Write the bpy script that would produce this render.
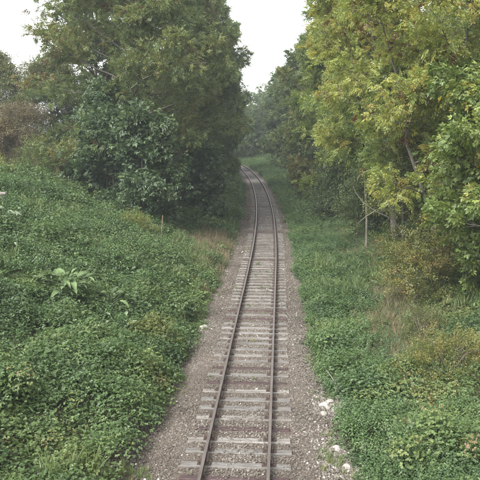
import bpy, math, random
import numpy as np

R = math.radians
for o in list(bpy.data.objects):
    bpy.data.objects.remove(o)
SC = bpy.context.scene
COL = SC.collection

# ------------------------------------------------------------------ camera
cam_d = bpy.data.cameras.new('camera')
cam = bpy.data.objects.new('camera', cam_d)
COL.objects.link(cam)
cam.location = (0.97, 0.0, 7.5)
cam.rotation_euler = (R(90 - 8.5), 0, R(3.16))
cam_d.sensor_width = 36.0
cam_d.lens = 55.0
cam_d.clip_end = 4000
SC.camera = cam

# ------------------------------------------------------------------ world, sun, exposure (overcast)
SUN_EL, SUN_AZ = 44.0, 212.0          # degrees; azimuth clockwise from +Y
W = bpy.data.worlds.new('World')
SC.world = W
W.use_nodes = True
nt = W.node_tree
nt.nodes.clear()
sky = nt.nodes.new('ShaderNodeTexSky')
sky.sky_type = 'NISHITA'
sky.sun_disc = False
sky.sun_elevation = R(SUN_EL)
sky.sun_rotation = R(SUN_AZ)
sky.dust_density = 1.5
sky.air_density = 1.0
hs = nt.nodes.new('ShaderNodeHueSaturation')
hs.inputs['Saturation'].default_value = 0.06
bg = nt.nodes.new('ShaderNodeBackground')
bg.inputs['Strength'].default_value = 0.15
wo = nt.nodes.new('ShaderNodeOutputWorld')
nt.links.new(sky.outputs[0], hs.inputs['Color'])
nt.links.new(hs.outputs[0], bg.inputs['Color'])
nt.links.new(bg.outputs[0], wo.inputs['Surface'])

sun_d = bpy.data.lights.new('sun', 'SUN')
sun_d.energy = 1.5
sun_d.angle = R(25)
sun_d.color = (1.0, 0.97, 0.92)
sun = bpy.data.objects.new('sun', sun_d)
COL.objects.link(sun)
sun.rotation_euler = (R(90 - SUN_EL), 0, R(180 - SUN_AZ))
sun.location = (0, -20, 60)

SC.view_settings.view_transform = 'Standard'
SC.view_settings.look = 'None'
SC.view_settings.gamma = 1.0
SC.view_settings.use_curve_mapping = False
SC.view_settings.exposure = 1.95
SC.cycles.max_bounces = 4
SC.cycles.diffuse_bounces = 3
SC.cycles.transmission_bounces = 2
SC.cycles.glossy_bounces = 1
SC.cycles.adaptive_threshold = 0.03

# ------------------------------------------------------------------ maths helpers
rng = np.random.default_rng(7)

def hash2(ix, iy, seed):
    n = (ix.astype(np.int64) * 374761393 + iy.astype(np.int64) * 668265263 + seed * 982451653) & 0x7fffffff
    n = ((n ^ (n >> 13)) * 1274126177) & 0x7fffffff
    n = n ^ (n >> 16)
    return (n & 0xffff) / 65535.0

def vnoise(x, y, scale, seed=0):
    x = np.asarray(x, float) / scale + 1000
    y = np.asarray(y, float) / scale + 1000
    ix, iy = np.floor(x), np.floor(y)
    fx, fy = x - ix, y - iy
    fx = fx * fx * (3 - 2 * fx)
    fy = fy * fy * (3 - 2 * fy)
    a, b = hash2(ix, iy, seed), hash2(ix + 1, iy, seed)
    c, d = hash2(ix, iy + 1, seed), hash2(ix + 1, iy + 1, seed)
    return (a * (1 - fx) + b * fx) * (1 - fy) + (c * (1 - fx) + d * fx) * fy

def fbm(x, y, scale, seed=0, oct=3):
    s, amp, tot = 0, 1.0, 0
    for k in range(oct):
        s = s + amp * vnoise(x, y, scale / 2 ** k, seed + k)
        tot += amp
        amp *= 0.5
    return s / tot

def cx(y):
    """lateral position of the track centre line at distance y"""
    y = np.asarray(y, float)
    a = np.clip(y - 38, 0, 112)
    b = np.clip(y - 150, 0, 60)
    c = np.clip(y - 210, 0, None)
    r = -a * a / 1900.0
    r = r - (112 * 2 / 1900.0) * b - b * b / 420.0
    r = r - (112 * 2 / 1900.0 + 120 / 420.0) * c
    return r

def dcx(y):
    return (cx(np.asarray(y) + 0.05) - cx(np.asarray(y) - 0.05)) / 0.1

def sstep(a, b, x):
    t = np.clip((np.asarray(x, float) - a) / (b - a), 0, 1)
    return t * t * (3 - 2 * t)

def H(x, y):
    """terrain height"""
    x = np.asarray(x, float)
    y = np.asarray(y, float)
    u = (x - cx(y)) * np.cos(np.arctan(dcx(y)))
    a = -u
    left = np.minimum(0.37 * np.clip(a - 2.4, 0, None), 4.3 + 0.035 * np.clip(a - 14, 0, 40))
    right = 0.05 * np.clip(u - 2.4, 0, 3.2) + np.minimum(0.40 * np.clip(u - 5.6, 0, None), 4.2 + 0.03 * np.clip(u - 17, 0, 40))
    n = (fbm(x, y, 3.2, 5) - 0.5) * 0.7 + (fbm(x, y, 14, 9) - 0.5) * 0.9
    n = n * sstep(2.3, 5.5, np.abs(u))
    return -0.47 + left + right + n

def pos(u, y):
    """world x from lateral offset u at distance y"""
    return np.asarray(u) / np.cos(np.arctan(dcx(y))) + cx(y)

def lin(r, g, b):
    f = lambda c: (c / 255 / 12.92) if c / 255 <= 0.04045 else ((c / 255 + 0.055) / 1.055) ** 2.4
    return (f(r), f(g), f(b), 1.0)

# ------------------------------------------------------------------ mesh helpers
def mesh_np(name, V, F, mats=(), fmat=None, smooth=False, attrs=None):
    V = np.asarray(V, np.float32).reshape(-1, 3)
    m = bpy.data.meshes.new(name)
    if isinstance(F, np.ndarray):
        n, k = F.shape
        m.vertices.add(len(V))
        m.vertices.foreach_set('co', V.ravel())
        m.loops.add(n * k)
        m.loops.foreach_set('vertex_index', F.astype(np.int32).ravel())
        m.polygons.add(n)
        m.polygons.foreach_set('loop_start', np.arange(0, n * k, k, dtype=np.int32))
        m.update(calc_edges=True)
    else:
        m.from_pydata(V.tolist(), [], F)
    m.validate()
    for mt in mats:
        m.materials.append(mt)
    if fmat is not None:
        m.polygons.foreach_set('material_index', np.asarray(fmat, np.int32))
    m.polygons.foreach_set('use_smooth', np.full(len(m.polygons), smooth))
    if attrs:
        for k, (dom, typ, arr) in attrs.items():
            at = m.attributes.new(k, typ, dom)
            at.data.foreach_set('vector' if typ == 'FLOAT_VECTOR' else 'value', np.asarray(arr, np.float32 if typ != 'INT' else np.int32).ravel())
    return m

def obj(name, mesh, parent=None, loc=(0, 0, 0), rot=(0, 0, 0), scale=None):
    o = bpy.data.objects.new(name, mesh)
    COL.objects.link(o)
    o.location = loc
    o.rotation_euler = rot
    if scale is not None:
        o.scale = scale if hasattr(scale, '__len__') else (scale,) * 3
    if parent is not None:
        o.parent = parent
    return o

def tag(o, label=None, cat=None, group=None, kind=None):
    if label:
        o['label'] = label
    if cat:
        o['category'] = cat
    if group:
        o['group'] = group
    if kind:
        o['kind'] = kind
    return o

def thing(name, label, cat, loc, group=None, rz=0):
    return tag(obj(name, None, None, loc, (0, 0, rz)), label, cat, group)

class MB:
    """collects polygons"""
    def __init__(s):
        s.v, s.f, s.m = [], [], []
    def add(s, V, F, mi=0):
        b = len(s.v)
        s.v += [tuple(map(float, p)) for p in V]
        s.f += [tuple(i + b for i in f) for f in F]
        s.m += [mi] * len(F)
    def box(s, x0, x1, y0, y1, z0, z1, mi=0, bev=0.0):
        if bev <= 0:
            V = [(x, y, z) for z in (z0, z1) for x, y in ((x0, y0), (x1, y0), (x1, y1), (x0, y1))]
            s.add(V, [(3, 2, 1, 0), (4, 5, 6, 7), (0, 1, 5, 4), (1, 2, 6, 5), (2, 3, 7, 6), (3, 0, 4, 7)], mi)
        else:
            b = bev
            V = [(x0, y0, z0), (x1, y0, z0), (x1, y1, z0), (x0, y1, z0),
                 (x0, y0, z1 - b), (x1, y0, z1 - b), (x1, y1, z1 - b), (x0, y1, z1 - b),
                 (x0 + b, y0 + b, z1), (x1 - b, y0 + b, z1), (x1 - b, y1 - b, z1), (x0 + b, y1 - b, z1)]
            F = [(3, 2, 1, 0), (8, 9, 10, 11)]
            for a in (0, 4):
                for k in range(4):
                    F.append((a + k, a + (k + 1) % 4, a + 4 + (k + 1) % 4, a + 4 + k))
            s.add(V, F, mi)
    def mesh(s, name, mats=(), smooth=False):
        return mesh_np(name, s.v, s.f, mats, s.m, smooth)

def tube(P, Rr, n=6):
    """tapered tube through points P with radii Rr -> V, quads"""
    P = np.asarray(P, float)
    k = len(P)
    T = np.gradient(P, axis=0)
    T /= np.linalg.norm(T, axis=1)[:, None] + 1e-9
    ref = np.array([0.31, 0.17, 0.93]) if abs(T[0][2]) < 0.8 else np.array([0.95, 0.3, 0.05])
    A = np.cross(T, ref)
    A /= np.linalg.norm(A, axis=1)[:, None] + 1e-9
    B = np.cross(T, A)
    ang = np.linspace(0, 2 * np.pi, n, endpoint=False)
    V = P[:, None, :] + np.asarray(Rr)[:, None, None] * (np.cos(ang)[None, :, None] * A[:, None, :] + np.sin(ang)[None, :, None] * B[:, None, :])
    V = V.reshape(-1, 3)
    i, j = np.meshgrid(np.arange(k - 1), np.arange(n), indexing='ij')
    a = (i * n + j).ravel()
    b = (i * n + (j + 1) % n).ravel()
    return V, np.stack([a, b, b + n, a + n], 1)

class TB:
    def __init__(s):
        s.V, s.F, s.n = [], [], 0
    def add(s, P, Rr, n=6):
        V, F = tube(P, Rr, n)
        s.V.append(V)
        s.F.append(F + s.n)
        s.n += len(V)
    def mesh(s, name, mat):
        return mesh_np(name, np.concatenate(s.V), np.concatenate(s.F), [mat], smooth=True)

# ------------------------------------------------------------------ materials
def new_mat(name):
    m = bpy.data.materials.new(name)
    m.use_nodes = True
    m.node_tree.nodes.clear()
    return m, m.node_tree.nodes, m.node_tree.links

def ramp(nodes, stops):
    r = nodes.new('ShaderNodeValToRGB')
    e = r.color_ramp.elements
    while len(e) < len(stops):
        e.new(0.5)
    for el, (p, c) in zip(e, stops):
        el.position = p
        el.color = c
    return r

def leaf_mat(name, stops, trans=0.36, var=0.3, gloss=0.03, rough=0.45):
    m, N, L = new_mat(name)
    out = N.new('ShaderNodeOutputMaterial')
    ti = N.new('ShaderNodeAttribute'); ti.attribute_type = 'INSTANCER'; ti.attribute_name = 'tint'
    lv = N.new('ShaderNodeAttribute'); lv.attribute_type = 'GEOMETRY'; lv.attribute_name = 'lv'
    a = N.new('ShaderNodeMath'); a.operation = 'MULTIPLY_ADD'
    L.new(lv.outputs['Fac'], a.inputs[0]); a.inputs[1].default_value = 0.16; a.inputs[2].default_value = -0.08
    b = N.new('ShaderNodeMath'); b.operation = 'ADD'; b.use_clamp = True
    L.new(a.outputs[0], b.inputs[0]); L.new(ti.outputs['Fac'], b.inputs[1])
    r = ramp(N, stops)
    L.new(b.outputs[0], r.inputs[0])
    br = N.new('ShaderNodeMath'); br.operation = 'MULTIPLY_ADD'
    L.new(lv.outputs['Fac'], br.inputs[0]); br.inputs[1].default_value = var * 2; br.inputs[2].default_value = 1 - var
    hsv = N.new('ShaderNodeHueSaturation')
    L.new(r.outputs[0], hsv.inputs['Color']); L.new(br.outputs[0], hsv.inputs['Value'])
    df = N.new('ShaderNodeBsdfDiffuse'); L.new(hsv.outputs[0], df.inputs['Color'])
    tr = N.new('ShaderNodeBsdfTranslucent')
    hs2 = N.new('ShaderNodeHueSaturation'); hs2.inputs['Saturation'].default_value = 1.1; hs2.inputs['Value'].default_value = 1.25; hs2.inputs['Hue'].default_value = 0.488
    L.new(hsv.outputs[0], hs2.inputs['Color']); L.new(hs2.outputs[0], tr.inputs['Color'])
    mx = N.new('ShaderNodeMixShader'); mx.inputs[0].default_value = trans
    L.new(df.outputs[0], mx.inputs[1]); L.new(tr.outputs[0], mx.inputs[2])
    gl = N.new('ShaderNodeBsdfGlossy'); gl.inputs['Roughness'].default_value = rough
    gl.inputs['Color'].default_value = (1, 1, 0.96, 1)
    m2 = N.new('ShaderNodeMixShader'); m2.inputs[0].default_value = gloss
    L.new(mx.outputs[0], m2.inputs[1]); L.new(gl.outputs[0], m2.inputs[2])
    L.new(m2.outputs[0], out.inputs['Surface'])
    return m

def noise_mat(name, stops, scale=8, detail=6, rough=0.9, bump=0.3, bscale=None, stretch=(1, 1, 1), metallic=0.0, coords='Object', extra=None, bdist=0.02):
    m, N, L = new_mat(name)
    out = N.new('ShaderNodeOutputMaterial')
    bs = N.new('ShaderNodeBsdfPrincipled')
    bs.inputs['Roughness'].default_value = rough
    bs.inputs['Metallic'].default_value = metallic
    tc = N.new('ShaderNodeTexCoord')
    mp = N.new('ShaderNodeMapping'); mp.inputs['Scale'].default_value = stretch
    L.new(tc.outputs[coords], mp.inputs['Vector'])
    oi = N.new('ShaderNodeObjectInfo')
    va = N.new('ShaderNodeVectorMath'); va.operation = 'MULTIPLY_ADD'
    va.inputs[1].default_value = (37, 19, 53)
    L.new(oi.outputs['Random'], va.inputs[0]); L.new(mp.outputs[0], va.inputs[2])
    nz = N.new('ShaderNodeTexNoise'); nz.inputs['Scale'].default_value = scale; nz.inputs['Detail'].default_value = detail; nz.inputs['Roughness'].default_value = 0.65
    L.new(va.outputs[0], nz.inputs['Vector'])
    r = ramp(N, stops)
    L.new(nz.outputs['Fac'], r.inputs[0])
    col = r.outputs[0]
    if extra:
        col = extra(N, L, va, oi, col)
    L.new(col, bs.inputs['Base Color'])
    n2 = N.new('ShaderNodeTexNoise'); n2.inputs['Scale'].default_value = bscale or scale * 4; n2.inputs['Detail'].default_value = 8
    L.new(va.outputs[0], n2.inputs['Vector'])
    bp = N.new('ShaderNodeBump'); bp.inputs['Strength'].default_value = bump; bp.inputs['Distance'].default_value = bdist
    L.new(n2.outputs['Fac'], bp.inputs['Height']); L.new(bp.outputs[0], bs.inputs['Normal'])
    L.new(bs.outputs[0], out.inputs['Surface'])
    return m

def rnd_value(lo, hi):
    def f(N, L, va, oi, col):
        mr = N.new('ShaderNodeMapRange'); mr.inputs['To Min'].default_value = lo; mr.inputs['To Max'].default_value = hi
        L.new(oi.outputs['Random'], mr.inputs['Value'])
        h = N.new('ShaderNodeHueSaturation')
        L.new(col, h.inputs['Color']); L.new(mr.outputs[0], h.inputs['Value'])
        return h.outputs[0]
    return f

M = {}
# tint 0..1 runs through the ramp; the last stop holds seed clusters / dead leaves
M['ash_green'] = leaf_mat('ash_green', [(0.00, (0.062, 0.095, 0.034, 1)), (0.45, (0.095, 0.136, 0.046, 1)), (0.80, (0.145, 0.170, 0.055, 1)), (0.94, (0.180, 0.180, 0.052, 1)), (1.00, (0.100, 0.062, 0.036, 1))], trans=0.42)
M['ash_yellow'] = leaf_mat('ash_yellow', [(0.00, (0.110, 0.165, 0.048, 1)), (0.40, (0.185, 0.236, 0.060, 1)), (0.75, (0.270, 0.292, 0.074, 1)), (0.93, (0.370, 0.340, 0.080, 1)), (1.00, (0.085, 0.035, 0.024, 1))], trans=0.48)
M['maple'] = leaf_mat('maple', [(0.00, (0.080, 0.125, 0.034, 1)), (0.50, (0.125, 0.180, 0.046, 1)), (0.85, (0.175, 0.215, 0.052, 1)), (1.00, (0.320, 0.260, 0.050, 1))], trans=0.40)
M['sycamore'] = leaf_mat('sycamore', [(0.00, (0.045, 0.078, 0.036, 1)), (0.50, (0.070, 0.112, 0.048, 1)), (1.00, (0.110, 0.150, 0.056, 1))])
M['dark_leaf'] = leaf_mat('dark_leaf', [(0.00, (0.045, 0.070, 0.028, 1)), (0.50, (0.070, 0.105, 0.038, 1)), (1.00, (0.110, 0.138, 0.048, 1))])
M['hedge_leaf'] = leaf_mat('hedge_leaf', [(0.0, (0.045, 0.076, 0.027, 1)), (0.5, (0.079, 0.112, 0.034, 1)), (1.0, (0.183, 0.195, 0.046, 1))])
M['grey_leaf'] = leaf_mat('grey_leaf', [(0.0, (0.085, 0.104, 0.037, 1)), (0.5, (0.122, 0.140, 0.051, 1)), (1.0, (0.183, 0.152, 0.079, 1))])
M['brown_leaf'] = leaf_mat('brown_leaf', [(0.0, (0.073, 0.071, 0.041, 1)), (0.5, (0.128, 0.104, 0.059, 1)), (1.0, (0.195, 0.171, 0.061, 1))])
M['olive_leaf'] = leaf_mat('olive_leaf', [(0.00, (0.072, 0.100, 0.030, 1)), (0.50, (0.118, 0.138, 0.038, 1)), (0.85, (0.175, 0.165, 0.045, 1)), (1.00, (0.180, 0.110, 0.050, 1))])
M['bramble'] = leaf_mat('bramble', [(0.00, (0.052, 0.092, 0.036, 1)), (0.50, (0.082, 0.138, 0.048, 1)), (0.85, (0.130, 0.180, 0.058, 1)), (0.97, (0.180, 0.200, 0.070, 1)), (1.00, (0.170, 0.120, 0.065, 1))])
M['nettle'] = leaf_mat('nettle', [(0.00, (0.060, 0.106, 0.044, 1)), (0.50, (0.090, 0.150, 0.056, 1)), (1.00, (0.145, 0.195, 0.068, 1))])
M['grass_green'] = leaf_mat('grass_green', [(0.0, (0.070, 0.116, 0.042, 1)), (0.6, (0.128, 0.177, 0.061, 1)), (1.0, (0.232, 0.220, 0.091, 1))])
M['grass_dry'] = leaf_mat('grass_dry', [(0.0, (0.110, 0.115, 0.052, 1)), (0.5, (0.175, 0.145, 0.080, 1)), (1.0, (0.260, 0.200, 0.125, 1))], trans=0.2)
M['pale_leaf'] = leaf_mat('pale_leaf', [(0.0, (0.088, 0.146, 0.053, 1)), (1.0, (0.122, 0.195, 0.070, 1))])
M['bark'] = noise_mat('bark', [(0.3, (0.055, 0.048, 0.036, 1)), (0.55, (0.120, 0.108, 0.085, 1)), (0.75, (0.17, 0.165, 0.13, 1))], scale=5, stretch=(3, 3, 0.6), bump=0.6)
M['bark_dark'] = noise_mat('bark_dark', [(0.3, (0.030, 0.026, 0.020, 1)), (0.7, (0.085, 0.075, 0.055, 1))], scale=5, stretch=(3, 3, 0.6), bump=0.6)
M['twig'] = noise_mat('twig', [(0.3, (0.10, 0.075, 0.055, 1)), (0.7, (0.20, 0.165, 0.125, 1))], scale=6, bump=0.3)
M['soil'] = noise_mat('soil', [(0.30, (0.022, 0.022, 0.013, 1)), (0.48, (0.050, 0.039, 0.025, 1)), (0.62, (0.036, 0.046, 0.019, 1)), (0.8, (0.065, 0.052, 0.035, 1))], scale=0.9, detail=10, bump=0.8, bscale=12, bdist=0.06)

def conc_extra(N, L, va, oi, col):
    # brown-green staining in broad patches and along the ends
    nz = N.new('ShaderNodeTexNoise'); nz.inputs['Scale'].default_value = 2.2; nz.inputs['Detail'].default_value = 5
    L.new(va.outputs[0], nz.inputs['Vector'])
    rr = ramp(N, [(0.46, (0, 0, 0, 1)), (0.70, (0.75, 0.75, 0.75, 1))])
    L.new(nz.outputs['Fac'], rr.inputs[0])
    mx = N.new('ShaderNodeMix'); mx.data_type = 'RGBA'
    L.new(rr.outputs[0], mx.inputs['Factor']); L.new(col, mx.inputs['A']); mx.inputs['B'].default_value = (0.075, 0.062, 0.048, 1)
    return rnd_value(0.72, 1.18)(N, L, va, oi, mx.outputs['Result'])
M['sleeper'] = noise_mat('sleeper', [(0.30, (0.095, 0.088, 0.078, 1)), (0.5, (0.175, 0.165, 0.152, 1)), (0.72, (0.25, 0.24, 0.225, 1))], scale=9, stretch=(0.35, 2.2, 2.2), bump=0.5, bscale=40, extra=conc_extra)
M['steel_sleeper'] = noise_mat('steel_sleeper', [(0.3, (0.030, 0.018, 0.017, 1)), (0.55, (0.055, 0.032, 0.031, 1)), (0.8, (0.095, 0.070, 0.070, 1))], scale=7, rough=0.7, bump=0.25, extra=rnd_value(0.8, 1.15))
M['rail_rust'] = noise_mat('rail_rust', [(0.3, (0.035, 0.024, 0.018, 1)), (0.6, (0.070, 0.048, 0.037, 1)), (0.8, (0.10, 0.075, 0.06, 1))], scale=4, rough=0.85, bump=0.2)
M['rail_top'] = noise_mat('rail_top', [(0.3, (0.11, 0.088, 0.076, 1)), (0.7, (0.19, 0.165, 0.15, 1))], scale=3, stretch=(6, 0.5, 1), rough=0.42, metallic=0.55, bump=0.08)
M['iron'] = noise_mat('iron', [(0.3, (0.028, 0.020, 0.016, 1)), (0.7, (0.085, 0.058, 0.045, 1))], scale=14, rough=0.85, bump=0.3)

def stone_material():
    m, N, L = new_mat('ballast_stone')
    out = N.new('ShaderNodeOutputMaterial')
    bs = N.new('ShaderNodeBsdfPrincipled'); bs.inputs['Roughness'].default_value = 0.92
    ti = N.new('ShaderNodeAttribute'); ti.attribute_type = 'INSTANCER'; ti.attribute_name = 'tint'
    r = ramp(N, [(0.0, (0.040, 0.033, 0.026, 1)), (0.3, (0.080, 0.068, 0.055, 1)), (0.7, (0.125, 0.110, 0.092, 1)), (0.93, (0.20, 0.18, 0.155, 1)), (1.0, (0.48, 0.46, 0.42, 1))])
    L.new(ti.outputs['Fac'], r.inputs[0]); L.new(r.outputs[0], bs.inputs['Base Color'])
    L.new(bs.outputs[0], out.inputs['Surface'])
    return m
M['stone'] = stone_material()
M['bed'] = noise_mat('bed', [(0.3, (0.045, 0.033, 0.024, 1)), (0.5, (0.088, 0.066, 0.050, 1)), (0.65, (0.115, 0.092, 0.072, 1)), (0.8, (0.17, 0.145, 0.12, 1))], scale=16, detail=8, bump=0.9, bscale=18, bdist=0.05)
M['limestone'] = noise_mat('limestone', [(0.3, (0.22, 0.195, 0.16, 1)), (0.6, (0.38, 0.36, 0.33, 1)), (0.8, (0.5, 0.48, 0.45, 1))], scale=9, bump=0.6)
M['concrete'] = noise_mat('concrete', [(0.3, (0.15, 0.125, 0.115, 1)), (0.7, (0.26, 0.235, 0.22, 1))], scale=8, bump=0.4)
M['dead_wood'] = noise_mat('dead_wood', [(0.3, (0.10, 0.085, 0.068, 1)), (0.7, (0.20, 0.18, 0.155, 1))], scale=10, stretch=(1, 1, 4), bump=0.4)
M['stake'] = noise_mat('stake', [(0.3, (0.11, 0.08, 0.045, 1)), (0.7, (0.20, 0.15, 0.09, 1))], scale=10, stretch=(4, 4, 1), bump=0.4)

# ------------------------------------------------------------------ leaf sprays (shared mesh data for the scatter nodes)
def leaf_shapes(B, D, Nn, Ln, Wd, fold=0.25, droop=0.15):
    """6-point folded leaves; returns V, F(quads)"""
    B, D, Nn = [np.asarray(a, float) for a in (B, D, Nn)]
    D = D / (np.linalg.norm(D, axis=1)[:, None] + 1e-9)
    S = np.cross(Nn, D); S /= np.linalg.norm(S, axis=1)[:, None] + 1e-9
    Nn = np.cross(D, S)
    Ln = np.asarray(Ln)[:, None] * np.ones((len(B), 1)); Wd = np.asarray(Wd)[:, None] * np.ones((len(B), 1))
    p = lambda t, w, h: B + D * Ln * t + S * Wd * w + Nn * Ln * h
    V = np.stack([p(0, 0, 0), p(0.32, 0.5, fold * 0.3), p(0.7, 0.38, fold * 0.2 - droop * .5), p(1, 0, -droop), p(0.7, -0.38, fold * 0.2 - droop * .5), p(0.32, -0.5, fold * 0.3)], 1)
    n = len(B)
    o = np.arange(n)[:, None] * 6
    F = np.concatenate([o + np.array([[0, 3, 2, 1]]), o + np.array([[0, 5, 4, 3]])], 1).reshape(-1, 4)
    return V.reshape(-1, 3), F

def maple_shapes(B, D, Nn, Ln, rg):
    """lobed leaves made of three overlapping-free blades fanned from the stalk end"""
    Vs, Fs, k = [], [], 0
    D = D / np.linalg.norm(D, axis=1)[:, None]
    S = np.cross(Nn, D); S /= np.linalg.norm(S, axis=1)[:, None]
    for ang, l, w in ((0, 1.0, 0.5), (0.95, 0.75, 0.42), (-0.95, 0.75, 0.42)):
        D2 = D * math.cos(ang) + S * math.sin(ang)
        V, F = leaf_shapes(B, D2, Nn, Ln * l, Ln * w, 0.15, 0.18)
        Vs.append(V); Fs.append(F + k); k += len(V)
    return np.concatenate(Vs), np.concatenate(Fs)

def finish_sprig(name, parts, rg):
    Vs, Fs, LV, k = [], [], [], 0
    for V, F, lv in parts:
        Vs.append(V); Fs.append(F + k); k += len(V); LV.append(lv)
    me = mesh_np(name, np.concatenate(Vs), np.concatenate(Fs), [M['bramble']], attrs={'lv': ('FACE', 'FLOAT', np.concatenate(LV))})
    return bpy.data.objects.new(name, me)       # source geometry only, never linked

def spray_ash(name, seed, nleaf=4, npair=4):
    rg = np.random.default_rng(seed)
    B, D, Nn = [], [], []
    for c in range(nleaf):
        yaw = rg.uniform(-1.2, 1.2); pit = rg.uniform(-0.5, 0.6)
        b0 = np.array([rg.uniform(0, 0.16), rg.normal(0, .03), rg.normal(0, .03)])
        d = np.array([math.cos(yaw) * math.cos(pit), math.sin(yaw) * math.cos(pit), math.sin(pit)])
        up = np.array([0, 0, 1.0]) + rg.normal(0, .35, 3)
        s = np.cross(up, d); s /= np.linalg.norm(s); up = np.cross(d, s)
        ln = rg.uniform(.22, .32)
        for q in range(npair):
            t = 0.25 + 0.7 * q / npair
            for sg in (-1, 1):
                B.append(b0 + d * ln * t - up * 0.06 * t * t)
                D.append(d * 0.55 + s * sg - up * rg.uniform(.1, .6)); Nn.append(up + rg.normal(0, .25, 3))
        B.append(b0 + d * ln * .95 - up * .06); D.append(d - up * .4); Nn.append(up)
    n = len(B)
    V, F = leaf_shapes(B, D, Nn, rg.uniform(.085, .12, n), rg.uniform(.032, .046, n))
    return finish_sprig(name, [(V, F, np.repeat(rg.random(n), 2))], rg)

def spray_maple(name, seed, n=11):
    rg = np.random.default_rng(seed)
    yaw = rg.uniform(-1.5, 1.5, n); pit = rg.uniform(-.7, .3, n)
    B = np.stack([rg.uniform(0, .3, n), rg.normal(0, .09, n), rg.normal(0, .07, n)], 1)
    D = np.stack([np.cos(yaw) * np.cos(pit), np.sin(yaw) * np.cos(pit), np.sin(pit)], 1)
    Nn = np.array([0, 0, 1.0]) + rg.normal(0, .4, (n, 3)) + D * .3
    V, F = maple_shapes(B + D * .05, D, Nn, rg.uniform(.10, .16, n), rg)
    lv = rg.random(n)
    return finish_sprig(name, [(V, F, np.tile(np.repeat(lv, 2), 3))], rg)

def spray_small(name, seed, n=34, L0=.05, spread=.11):
    rg = np.random.default_rng(seed)
    t = rg.uniform(0, .38, n)
    B = np.stack([t, rg.normal(0, spread, n) * (0.4 + t), rg.normal(0, spread, n) * (0.4 + t)], 1)
    yaw = rg.uniform(-1.9, 1.9, n); pit = rg.uniform(-.6, .6, n)
    D = np.stack([np.cos(yaw) * np.cos(pit), np.sin(yaw) * np.cos(pit), np.sin(pit)], 1)
    Nn = np.array([0, 0, 1.0]) + rg.normal(0, .5, (n, 3))
    V, F = leaf_shapes(B, D, Nn, rg.uniform(.8, 1.4, n) * L0, rg.uniform(.5, .8, n) * L0)
    return finish_sprig(name, [(V, F, np.repeat(rg.random(n), 2))], rg)

def clump_bramble(name, seed, n=22, R0=.34):
    """dome of three-part leaves, built upright (+Z)"""
    rg = np.random.default_rng(seed)
    B, D, Nn, Ls, lv = [], [], [], [], []
    for k in range(n):
        a = rg.uniform(0, 6.28); r = R0 * math.sqrt(rg.random())
        z = .26 * (1 - (r / R0) ** 2) + rg.uniform(-.12, .07)
        c = np.array([r * math.cos(a), r * math.sin(a), z])
        out = np.array([math.cos(a), math.sin(a), -.15]) + rg.normal(0, .5, 3)
        up = np.array([.45 * math.cos(a) * r / R0, .45 * math.sin(a) * r / R0, 1.0]) + rg.normal(0, .28, 3)
        out /= np.linalg.norm(out)
        s = np.cross(up, out); s /= np.linalg.norm(s)
        w = rg.random()
        for ang in (0, 1.15, -1.15):
            B.append(c); D.append(out * math.cos(ang) + s * math.sin(ang)); Nn.append(up); Ls.append(rg.uniform(.050, .082)); lv.append(w * .7 + .3 * rg.random())
    Ls = np.array(Ls)
    V, F = leaf_shapes(B, D, Nn, Ls, Ls * .72)
    return finish_sprig(name, [(V, F, np.repeat(lv, 2))], rg)

def clump_nettle(name, seed, stems=6):
    rg = np.random.default_rng(seed)
    B, D, Nn, Ls = [], [], [], []
    for s_ in range(stems):
        base = np.array([rg.normal(0, .12), rg.normal(0, .12), 0])
        lean = np.array([rg.normal(0, .2), rg.normal(0, .2), 1.0])
        hh = rg.uniform(.35, .65)
        for q in range(6):
            t = .35 + .65 * q / 5
            a0 = (q % 2) * 1.57 + rg.uniform(-.3, .3)
            for sg in (0, math.pi):
                a = a0 + sg
                B.append(base + lean * hh * t)
                D.append(np.array([math.cos(a), math.sin(a), -.25 + .3 * (t > .9)])); Nn.append(np.array([0, 0, 1.0]) + rg.normal(0, .15, 3)); Ls.append(rg.uniform(.07, .115) * (1.15 - .4 * t))
    Ls = np.array(Ls); n = len(B)
    V, F = leaf_shapes(B, D, Nn, Ls, Ls * .55, .25, .25)
    return finish_sprig(name, [(V, F, np.repeat(rg.random(n), 2))], rg)

def clump_grass(name, seed, n=34, hgt=.5, wid=.009, spread=.10, flop=.35):
    rg = np.random.default_rng(seed)
    Vs, Fs, k = [], [], 0
    for q in range(n):
        b = np.array([rg.normal(0, spread), rg.normal(0, spread), 0])
        a = rg.uniform(0, 6.28); d = np.array([math.cos(a), math.sin(a), 0]); s = np.array([-d[1], d[0], 0])
        h_ = hgt * rg.uniform(.55, 1.15); fl = flop * rg.uniform(.3, 1.6)
        pts = [b + np.array([0, 0, h_ * t * (1 - .35 * fl * t)]) + d * h_ * fl * t * t for t in (0, .4, .75, 1.0)]
        ws = [wid, wid * .9, wid * .55, wid * .1]
        V = []
        for p, w in zip(pts, ws):
            V += [p - s * w, p + s * w]
        Vs.append(np.array(V)); Fs.append(np.array([[0, 1, 3, 2], [2, 3, 5, 4], [4, 5, 7, 6]]) + k); k += 8
    return finish_sprig(name, [(np.concatenate(Vs), np.concatenate(Fs), np.repeat(rg.random(n), 3))], rg)

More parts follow.
